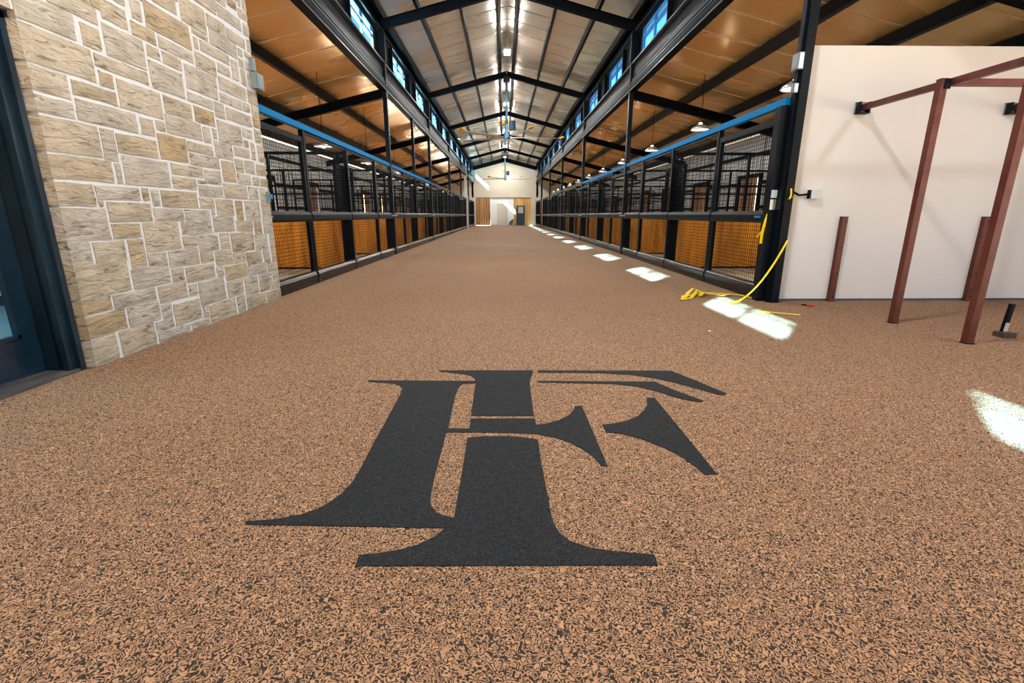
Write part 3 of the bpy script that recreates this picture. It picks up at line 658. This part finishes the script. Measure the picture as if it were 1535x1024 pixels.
# partitions between stalls
D0, D1 = 0.20, REAR - HW - 0.12
nb = 14; bw = (D1 - D0) / nb
for s, sn in SIDES:
    X = CX + s * HW
    pl = [MB().box(min(s * (D0 + i * bw), s * (D0 + (i + 1) * bw - 0.004)), max(s * (D0 + i * bw), s * (D0 + (i + 1) * bw - 0.004)), -0.02 + (i % 3) * 0.002, 0.02, 0.03, 1.0).mesh('plank', wood) for i in range(nb)]
    joined = MB()
    for i in range(nb): joined.box(min(s * (D0 + i * bw), s * (D0 + (i + 1) * bw - 0.006)), max(s * (D0 + i * bw), s * (D0 + (i + 1) * bw - 0.006)), -0.02 + (i % 3) * 0.002, 0.02, 0.03, 1.0)
    joined = joined.mesh('wood_panel', wood)
    fr = MB()
    for r in (D0 - 0.04, 1.5, 2.85, D1): fr.box(min(s * r, s * (r + 0.04)), max(s * r, s * (r + 0.04)), -0.03, 0.03, 0 if r < 1 or r > 3.5 else 1.0, 2.25)
    xa, xb = sorted((s * 0.04, s * D1))
    for z0, z1 in ((1.0, 1.05), (1.6, 1.64), (2.2, 2.25)): fr.box(xa, xb, -0.03, 0.03, z0, z1)
    fr.box(xa, xb, -0.03, 0.03, 0.0, 0.03); frm = fr.mesh('frame', steel_d)
    lv = MB()
    for q in range(19): lv.box(min(s * .04, s * (D0 - .04)), max(s * .04, s * (D0 - .04)), -0.01, 0.01, 0.06 + q * 0.05, 0.085 + q * 0.05)
    lv.box(min(s * .04, s * (D0 - .04)), max(s * .04, s * (D0 - .04)), 0.012, 0.02, 0.0, 1.02)  # backing plate added so the gaps between the slats stay dark
    lvm = lv.mesh('front_louvre', steel_d)
    me = wires(D1 - 0.04, 1.05, 2.2, p=0.075, t=0.005).mesh('wire_mesh', steel_d)
    for v in me.vertices: x, y, z = v.co; v.co = (s * (0.04 + y), x, z)
    for k in range(0 if s < 0 else 1, 12):
        t = empty('stall_partition', (X, Y0 + 3.75 * k + 0.06, 0), 'stall divider of orange wood planks below black mesh, ' + nth(k - (s > 0), s), 'partition', 'stall dividers on the ' + sn)
        if k <= 5:
            for q in pl: link('plank', q, t)
        else: tag(link('wood_panel', joined, t), kind='stuff')
        link('frame', frm, t); link('front_louvre', lvm, t); link('wire_mesh', me, t)

# ------------------------------------------------------------------ lamps
fx = MB().box(-0.11, 0.11, -0.3, 0.3, 0, 0.05).box(-0.02, 0.02, -0.25, -0.22, 0.05, 0.35).box(-0.02, 0.02, 0.22, 0.25, 0.05, 0.35).mesh('housing', white_p)
ln = MB().box(-0.10, 0.10, -0.28, 0.28, -0.02, 0.0).mesh('lens', lampm)
for i, Y in enumerate((3.0, 10.6, 18.1, 25.9, 33.5, 41.0, 48.6)):
    t = empty('ridge_lamp', (CX, Y, 6.35), 'lit white LED ridge lamp ' + ('over the floor emblem', 'one bay before the nearer ceiling fan', 'just before the nearer ceiling fan', 'just beyond the nearer ceiling fan', 'midway between the two ceiling fans', 'just before the ceiling fan by the end wall', 'closest to the end wall')[i], 'lamp', 'ridge lamps'); link('housing', fx, t); link('lens', ln, t)
    ld = bpy.data.lights.new('ridge_lamp_light', 'POINT'); ld.shadow_soft_size = 0.12; ld.energy = RIDGE_W * 0.16; ld.color = (1, 0.96, 0.90)
    lo = bpy.data.objects.new('ridge_lamp_light', ld); COL.objects.link(lo); lo.parent = t; lo.location = (0, 0, -0.25)
    la = bpy.data.lights.new('ridge_lamp_downlight', 'AREA'); la.shape = 'RECTANGLE'; la.size = 0.3; la.size_y = 0.6; la.energy = RIDGE_W; la.color = (1, 0.96, 0.90)
    lo = bpy.data.objects.new('ridge_lamp_downlight', la); COL.objects.link(lo); lo.parent = t; lo.location = (0, 0, -0.04)
t = empty('bay_lamp', (4.75, 2.5, 3.5), 'lit white lamp under the lean-to ceiling over the red posts', 'lamp'); link('housing', fx, t); link('lens', ln, t)
ld = bpy.data.lights.new('bay_lamp_light', 'POINT'); ld.shadow_soft_size = 0.12; ld.energy = BAY_W; ld.color = (0.82, 0.90, 1.0)
lo = bpy.data.objects.new('bay_lamp_light', ld); COL.objects.link(lo); lo.parent = t; lo.location = (0, 0, -0.15)
dome = MB().lathe([(0.03, 0.10), (0.06, 0.09), (0.16, 0.03), (0.21, -0.03), (0.20, -0.035), (0.15, 0.02), (0.05, 0.07)]).mesh('shade', silver, True)
bulb = MB().lathe([(0.001, -0.055), (0.04, -0.05), (0.055, -0.02), (0.05, 0.02), (0.03, 0.06)]).mesh('bulb', lamp_s, True)
cord = MB().chain([(0, 0, 0.09), (0.01, 0, 0.3), (-0.015, 0, 0.42), (0, 0, 0.55)], 0.008).mesh('cord', steel_d)
for s, sn in SIDES:
    for k, y in enumerate(STALLS[:11]):
        r = HW + 1.1 if s < 0 else HW + 1.22
        z = 2.62 if s < 0 else 3.0
        t = empty('stall_lamp', (CX + s * r, y + 2.0, z), 'silver dome lamp hanging over a stall, ' + nth(k, s), 'lamp', 'dome lamps over the stalls on the ' + sn)
        link('shade', dome, t); bo_ = link('bulb', bulb, t, (0, 0, 0.0 if s < 0 else 0.06)); c = link('cord', cord, t); c.scale = (1, 1, (side_top(r) + 0.213 - z) / 0.55)
        ld = bpy.data.lights.new('stall_lamp_light', 'POINT'); ld.energy = STALL_W; ld.color = (1, 0.93, 0.80); ld.shadow_soft_size = 0.03
        lo = bpy.data.objects.new('stall_lamp_light', ld); COL.objects.link(lo); lo.parent = t; lo.location = (0, 0, -0.09 if s < 0 else -0.03)

# ------------------------------------------------------------------ big ceiling fans
blue_s = mat('blue_steel', (0.10, 0.26, 0.42), 0.35, 0.3)
blade_m = mat('fan_blade', (0.62, 0.58, 0.52), 0.3, 0.7)
for fi, (Y, z, lab, a0) in enumerate(((21.2, 4.13, 'large blue ceiling fan with yellow blade tips on the nearer long rod', 5), (43.7, 4.07, 'large ceiling fan with yellow blade tips in front of the beige end wall', 18))):
    t = empty('ceiling_fan', (CX, Y, z), lab, 'fan')
    MB().tube((0, 0, 0.45), (0, 0, 6.30 - z), 0.05, n=12).build('down_rod', blue_s, t, smooth=True)
    MB().box(-0.13, 0.13, -0.1, 0.1, 6.18 - z, 6.305 - z).build('mount', steel, t)
    MB().tube((0, 0, 0.0), (0, 0, 0.22), 0.12, 0.10).tube((0, 0, 0.22), (0, 0, 0.5), 0.09, 0.07).build('gearbox', blue_s, t)
    MB().tube((0.2, 0, 0.28), (0.2, 0, 0.62), 0.17, 0.16, n=16).build('motor', mat('motor_blue_%d' % fi, (0.01, 0.05, 0.10), 0.4), t)
    MB().box(0.06, 0.11, -0.12, 0.12, 0.2, 0.7).build('motor_plate', yellow_w, t)
    MB().tube((-0.14, 0, 0.52), (-0.14, 0, 0.66), 0.06).build('control_box', yellow_w, t)
    MB().tube((0, 0, -0.05), (0, 0, 0.03), 0.17, n=14).build('hub', blue_s, t)
    for k in range(5):
        a = math.radians(a0 + 72 * k); c, s_ = math.cos(a), math.sin(a)
        M = Matrix.Rotation(a, 4, 'Z')
        b = MB(); V = []
        for r, ch, tw in ((0.15, 0.10, 0.03), (0.5, 0.17, 0.045), (2.2, 0.15, 0.03)):
            V += [M @ Vector((r, -ch / 2, -tw / 2 - 0.006)), M @ Vector((r, ch / 2, tw / 2 - 0.006)), M @ Vector((r, ch / 2, tw / 2 + 0.006)), M @ Vector((r, -ch / 2, -tw / 2 + 0.006))]
        F = [(i * 4 + q, i * 4 + (q + 1) % 4, i * 4 + 4 + (q + 1) % 4, i * 4 + 4 + q) for i in range(2) for q in range(4)] + [(3, 2, 1, 0), (8, 9, 10, 11)]
        bo = b.add(V, F).build('blade', blade_m, t)
        w = MB(); P = [(2.18, -0.10, -0.03), (2.18, 0.10, 0.03), (2.36, 0.13, 0.10), (2.36, -0.13, 0.02)]
        w.add([M @ Vector(p) for p in P] + [M @ Vector((p[0], p[1], p[2] + 0.02)) for p in P], [(3, 2, 1, 0), (4, 5, 6, 7), (0, 1, 5, 4), (1, 2, 6, 5), (2, 3, 7, 6), (3, 0, 4, 7)]).build('winglet', yellow_w, bo)

# ------------------------------------------------------------------ end wall
DZ = 2.80
m = MB().box(-REAR + CX, CX - HW, YE, YE + 0.15, 0, 4.5).box(CX + HW, CX + REAR, YE, YE + 0.15, 0, 4.5)
HE = HW + 0.2; za_, zb_ = raf_top(HE) + 0.24, raf_top(0) + 0.24
m.add([(CX - HE, YE, DZ), (CX + HE, YE, DZ), (CX + HE, YE, za_), (CX, YE, zb_), (CX - HE, YE, za_), (CX - HE, YE + .15, DZ), (CX + HE, YE + .15, DZ), (CX + HE, YE + .15, za_), (CX, YE + .15, zb_), (CX - HE, YE + .15, za_)],
      [(0, 1, 2, 3, 4), (9, 8, 7, 6, 5), (0, 5, 6, 1), (1, 6, 7, 2), (2, 7, 8, 3), (3, 8, 9, 4), (4, 9, 5, 0)])
m.box(CX - HW, CX - 2.98, YE, YE + 0.15, 0, DZ).box(2.80, CX + HW, YE, YE + 0.15, 0, DZ)
struct(m.build('wall_end', wall_e), 'beige gable end wall above the far doors', 'wall')
sd_ = struct(empty('door_2', (-2.86, YE + 0.02, 0)), 'tall brown wooden sliding door in the end wall', 'door')
for i in range(6): MB().box(i * 0.248, i * 0.248 + 0.244, 0, 0.06, 0.02, DZ - 0.02).build('plank', wood_d, sd_)
MB().box(1.42, 1.47, -0.06, 0.0, 0.85, 1.25).build('handle', steel, sd_)
wm = mat('white_alcove', (0.85, 0.85, 0.86), 0.6)
struct(MB().box(-1.37, 1.03, YE + 0.10, YE + 0.2, 0, DZ).build('wall_end_white', wm), 'white panel around the pale door in the end wall', 'wall')
pd = struct(empty('door_3', (-0.70, YE + 0.10, 0)), 'pale cream door in the white panel of the end wall', 'door')
cream = mat('cream_door', (0.66, 0.63, 0.54), 0.5)
MB().box(0.04, 1.13, -0.025, 0.0, 0.12, 2.18).build('leaf', cream, pd); MB().box(0, 0.04, -0.04, 0, 0.1, 2.22).box(1.13, 1.17, -0.04, 0, 0.1, 2.22).box(0, 1.17, -0.04, 0, 2.18, 2.22).build('frame', wm, pd)
MB().box(0.52, 0.64, -0.07, -0.04, 2.13, 2.2).build('closer', white_p, pd)
MB().box(-0.65, 1.7, -0.05, 0.0, 0.0, 0.09).build('step', mat('pale_step', (0.6, 0.55, 0.48), 0.7), pd)
wp = struct(empty('wall_end_wood', (1.03, YE + 0.06, 0)), 'light wood panel around the dark door in the end wall', 'wall')
for i in range(6): MB().box(i * 0.295, i * 0.295 + 0.291, 0, 0.06, 0.0, DZ).build('plank', wood_l, wp)
dd = struct(empty('door_4', (1.31, YE + 0.05, 0)), 'dark teal door with a small window in the light wood panel', 'door')
MB().box(0, 0.87, -0.05, 0.0, 0.02, 1.98).build('leaf', mat('teal_black', (0.008, 0.03, 0.045), 0.4), dd)
MB().box(0.18, 0.70, -0.06, -0.05, 1.22, 1.85).build('pane', mat('door_lite', (0.42, 0.36, 0.33), 0.2), dd)
MB().box(0.80, 0.83, -0.09, -0.05, 0.95, 1.05).build('handle', steel, dd)
struct(MB().box(-2.93, 2.85, YE - 0.03, YE + 0.02, DZ - 0.03, DZ + 0.02).build('trim_2', mat('trim_beige', (0.5, 0.44, 0.36), 0.6)), 'beige head trim over the far doors', 'trim')
# folded green chair leaning by the pale door
ch = empty('folding_chair', (0.8, YE - 0.45, 0), 'dark green bag chair leaning beside the pale door at the end wall', 'chair')
gm = mat('green_cloth', (0.02, 0.10, 0.08), 0.8)
MB().add([(-.28, 0, .05), (.12, 0, .05), (.24, .25, .62), (.05, .25, .60), (-.24, .12, .35), (-.28, .05, .05), (.12, .05, .05), (.24, .3, .62), (.05, .3, .60), (-.24, .17, .35)], [(0, 1, 2, 3, 4), (9, 8, 7, 6, 5), (0, 5, 6, 1), (1, 6, 7, 2), (2, 7, 8, 3), (3, 8, 9, 4), (4, 9, 5, 0)]).build('cloth', gm, ch)
MB().tube((-.25, 0, 0), (.22, .3, .66), 0.015).tube((.14, 0, 0), (-.22, .2, .4), 0.015).build('leg_frame', steel, ch)
# pale pillar and wood jamb by the far cross passage
pc = empty('pale_pillar', (-3.0, 41.2, 0), 'pale grey pillar standing out from the far stall row', 'pillar')
MB().box(-0.20, 0.0, -0.12, 0.12, 0, 4.85).build('shaft', mat('pale_grey', (0.60, 0.60, 0.60), 0.5), pc); MB().box(0.0, 0.10, -0.12, 0.0, 0, 2.6).build('fin', MATS['pale_grey'], pc)
wj = empty('wooden_jamb', (3.28, 42.3, 0), 'orange wooden jamb board at the far stall row', 'jamb')
MB().box(-0.06, 0.0, -0.1, 0.1, 0, 2.45).build('board', wood_l, wj); MB().box(-0.14, -0.06, -0.1, 0.1, 0, 5.0).build('steel_edge', steel, wj)

# ------------------------------------------------------------------ red steel posts in front of the cream wall
zb = 2.22
def post_box(m, x, y, w, z0, z1): return m.box(x - w / 2, x + w / 2, y - w / 2, y + w / 2, z0, z1)
for (x, y, lab) in ((3.98, 4.755, 'red oxide steel post standing nearer the cream wall'), (3.98, 3.94, 'red oxide steel post standing next to the short anchor stub'),
                    (5.75, 4.755, 'red oxide steel post of the second rack bay nearer the cream wall'), (5.75, 3.94, 'red oxide steel post of the second rack bay away from the wall')):
    t = empty('red_post', (x, y, 0), lab, 'post')
    post_box(MB(), 0, 0, 0.062, 0, zb + 0.04).build('shaft', red, t)
    post_box(MB(), 0, 0, 0.075, 0, 0.008).build('foot_plate', steel, t)
    MB().box(0.0, 0.05, -0.045, -0.03, zb - 0.05, zb + 0.03).build('clip', steel, t)
for x, lab in ((4.02, 'red steel bar from the wall bracket over the two red posts'), (5.79, 'red steel bar of the second rack bay reaching the cream wall')):
    t = empty('red_bar', (x, 4.9, zb), lab, 'bar')
    MB().bar((0.14, 1.15, 0.05), (-0.03, -1.55, -0.02), 0.045, 0.06).build('tube', red, t)
    MB().box(0.07, 0.20, 1.135, 1.15, -0.02, 0.115).build('bracket_plate', grey_box, t)
    MB().box(0.075, 0.09, 1.06, 1.14, -0.01, 0.105).box(0.185, 0.2, 1.06, 1.14, -0.01, 0.105).box(0.075, 0.2, 1.06, 1.14, -0.02, -0.008).build('bracket', steel, t)
    b = MB()
    for a, c in ((0.085, 0.0), (0.19, 0.0), (0.085, 0.1), (0.19, 0.1)): b.tube((a, 1.13, c), (a, 1.12, c), 0.009, n=6)
    b.build('bolts', silver, t)
tag(MB().bar((4.02, 4.755, zb + 0.01), (5.75, 4.755, zb + 0.01), 0.045, 0.06).build('red_bar', red), 'level red steel bar joining the two rack bays', 'bar')
for x, lab in ((4.17, 'short drilled red steel upright against the cream wall near the black column'), (5.94, 'short drilled red steel upright against the cream wall beyond the red posts')):
    t = empty('short_upright', (x, 6.05, 0), lab, 'upright')
    MB().box(-0.035, 0.035, -0.008, 0.0, 0, 1.05).box(-0.035, -0.027, -0.05, 0.0, 0, 1.05).box(0.027, 0.035, -0.05, -0.0, 0, 1.05).box(-0.035, 0.035, -0.055, -0.047, 0, 1.05).build('channel', red, t)
    for z in (0.06, 0.36, 0.68, 0.99): MB().tube((0.012, -0.053, z), (0.012, -0.0575, z), 0.009, n=8).build('bolt_hole', steel_d, t)
an = empty('anchor_stub', (4.53, 4.16, 0), 'short black steel stub on a rusty block on the floor', 'stub')
MB().box(-0.06, 0.06, -0.05, 0.05, 0, 0.045).build('base_block', vary('rusty', (0.035, 0.022, 0.016), (0.075, 0.045, 0.03), 20, 0.7), an)
MB().bar((-0.01, 0.01, 0.04), (0.01, 0.01, 0.30), 0.035, 0.03).build('stem', steel, an)
MB().bar((-0.008, -0.006, 0.05), (0.0, -0.006, 0.13), 0.036, 0.004, up=(0, 1, 0)).build('worn_patch', silver, an)

# electrical on the column and cream wall
def ebox(x, y, z, w, d, h, lab, m=grey_box):
    t = empty('electrical_box', (x, y, z), lab, 'electrical box')
    MB().box(-w / 2, w / 2, -d / 2, d / 2, -h / 2, h / 2).build('box_body', m, t)
    MB().box(-w / 2 - 0.006, -w / 2, -d / 2 + 0.012, d / 2 - 0.012, -h / 2 + 0.012, h / 2 - 0.012).build('cover_plate', m, t)
    MB().box(-w / 2 + 0.01, w / 2 - 0.01, -d / 2 - 0.003, -d / 2, -h / 2 + 0.01, h / 2 - 0.01).build('face_label', silver, t)
ebox(3.315, 5.98, 2.73, 0.06, 0.13, 0.17, 'larger grey electrical box high on the black column')
ebox(3.315, 5.98, 2.46, 0.05, 0.07, 0.10, 'smaller grey electrical box on the black column below another box')
cb = empty('cable_outlet', (3.76, 6.05, 1.31), 'grey outlet box on the cream wall fed by a black cable', 'outlet')
MB().box(-0.06, 0.06, -0.06, 0.0, -0.05, 0.05).build('box_body', mat('pale_grey_box', (0.42, 0.50, 0.56), 0.4), cb)
MB().box(-0.075, -0.06, -0.055, 0.0, -0.05, 0.05).build('gland', steel, cb)
MB().chain([(-0.06, -0.03, 0.0), (-0.18, -0.02, -0.01), (-0.25, -0.02, 0.02), (-0.30, -0.02, 0.10), (-0.305, -0.02, 0.5), (-0.305, -0.02, 1.1)], 0.012).build('cable', steel_d, cb)

# ------------------------------------------------------------------ yellow caution tape and scraps
def ribbon(pts, w, up=(0, 0, 1)):
    m = MB(); V = []; n = len(pts); P = [Vector(p) for p in pts]
    for i in range(n):
        d = (P[min(i + 1, n - 1)] - P[max(i - 1, 0)]).normalized(); u = Vector(up[i] if isinstance(up[0], tuple) else up)
        r = d.cross(u).normalized() * (w / 2); nn = r.cross(d).normalized() * 0.0012
        V += [P[i] - r - nn, P[i] + r - nn, P[i] + r + nn, P[i] - r + nn]
    F = [(i * 4 + q, i * 4 + (q + 1) % 4, i * 4 + 4 + (q + 1) % 4, i * 4 + 4 + q) for i in range(n - 1) for q in range(4)] + [(3, 2, 1, 0), tuple(4 * (n - 1) + q for q in range(4))]
    return m.add(V, F)
def curve(a, b, sag, n=12):
    a, b = Vector(a), Vector(b); return [a.lerp(b, i / n) - Vector((0, 0, sag * 4 * (i / n) * (1 - i / n))) for i in range(n + 1)]
tp = empty('caution_tape', (3.0, 6.0, 0), 'yellow caution tape strung from the black column down to a tangle on the floor', 'tape')
def rel(P): return [tuple(Vector(p) - Vector((3.0, 6.0, 0))) for p in P]
ribbon(rel(curve((3.44, 5.90, 0.77), (2.80, 5.83, 0.008), 0.17)), 0.022, (0, -0.5, 0.8)).build('strand', yellow, tp)
ribbon(rel([(2.30, 6.13, 0.006), (2.45, 6.22, 0.012), (2.62, 6.50, 0.03), (2.72, 6.58, 0.025), (2.85, 6.55, 0.03), (3.05, 6.50, 0.02), (3.20, 6.42, 0.02), (3.27, 6.22, 0.01)]), 0.05).build('floor_strand', yellow, tp)
ribbon(rel([(2.30, 6.10, 0.012), (2.40, 6.35, 0.02), (2.55, 6.38, 0.03), (2.70, 6.66, 0.05), (2.78, 6.42, 0.035), (2.95, 6.38, 0.02), (3.10, 6.50, 0.025)]), 0.05).build('floor_strand', yellow, tp)
ribbon(rel([(2.36, 6.2, 0.02), (2.5, 6.45, 0.05), (2.66, 6.7, 0.07), (2.72, 6.5, 0.04), (2.6, 6.3, 0.03)]), 0.05).build('floor_strand', yellow, tp)
t2 = tag(ribbon([(2.90, 5.37, 0.005), (2.98, 5.31, 0.006), (3.10, 5.24, 0.005), (3.26, 5.15, 0.005)], 0.05).build('tape_scrap', yellow), 'separate straight strip of yellow tape lying flat on the floor', 'tape')
t3 = empty('tape_end', (3.23, 6.1, 1.08), 'torn yellow tape end hanging from the stall door rail', 'tape')
ribbon([(0.02, -0.03, 0.0), (0.0, -0.03, -0.08), (-0.01, -0.02, -0.17), (-0.015, -0.01, -0.26), (-0.01, 0.0, -0.36)], 0.035, (0, 1, 0)).build('tail', yellow, t3)
ribbon([(0.0, -0.03, -0.14), (-0.02, 0.0, -0.22), (-0.05, 0.04, -0.28)], 0.025, (0, 1, 0)).build('tail', yellow, t3)
t4 = empty('tape_knot', (3.40, 5.90, 1.28), 'small knot of yellow tape tied on the black column', 'tape')
ribbon([(0.0, 0.01, 0.09), (0.005, 0.0, 0.02), (-0.01, 0.0, -0.03)], 0.02, (0, 1, 0)).build('tail', yellow, t4)
ribbon([(-0.03, 0, -0.03), (0.0, -0.01, -0.01), (0.04, 0.0, 0.0), (0.055, 0, -0.02)], 0.02).build('tail', yellow, t4)
pn_ = empty('marker_pen', (3.67, 5.73, 0.012), 'red and black marker pen on the floor by the cream wall', 'pen')
MB().tube((0.0, -0.03, 0), (0.07, -0.07, 0), 0.011, n=8).build('barrel', mat('pen_red', (0.6, 0.03, 0.02), 0.4), pn_); MB().tube((0.0, -0.03, 0), (-0.05, 0.0, 0), 0.008, n=8).build('cap', steel_d, pn_)
tag(MB().add([(-.012, -.01, 0), (.014, -.008, 0), (.01, .012, 0), (-.012, .01, 0), (0, 0, .012)], [(3, 2, 1, 0), (0, 1, 4), (1, 2, 4), (2, 3, 4), (3, 0, 4)]).build('paper_scrap', white_p, None, (1.953, 4.42, 0.001)), 'tiny white scrap lying on the floor in the aisle', 'scrap')
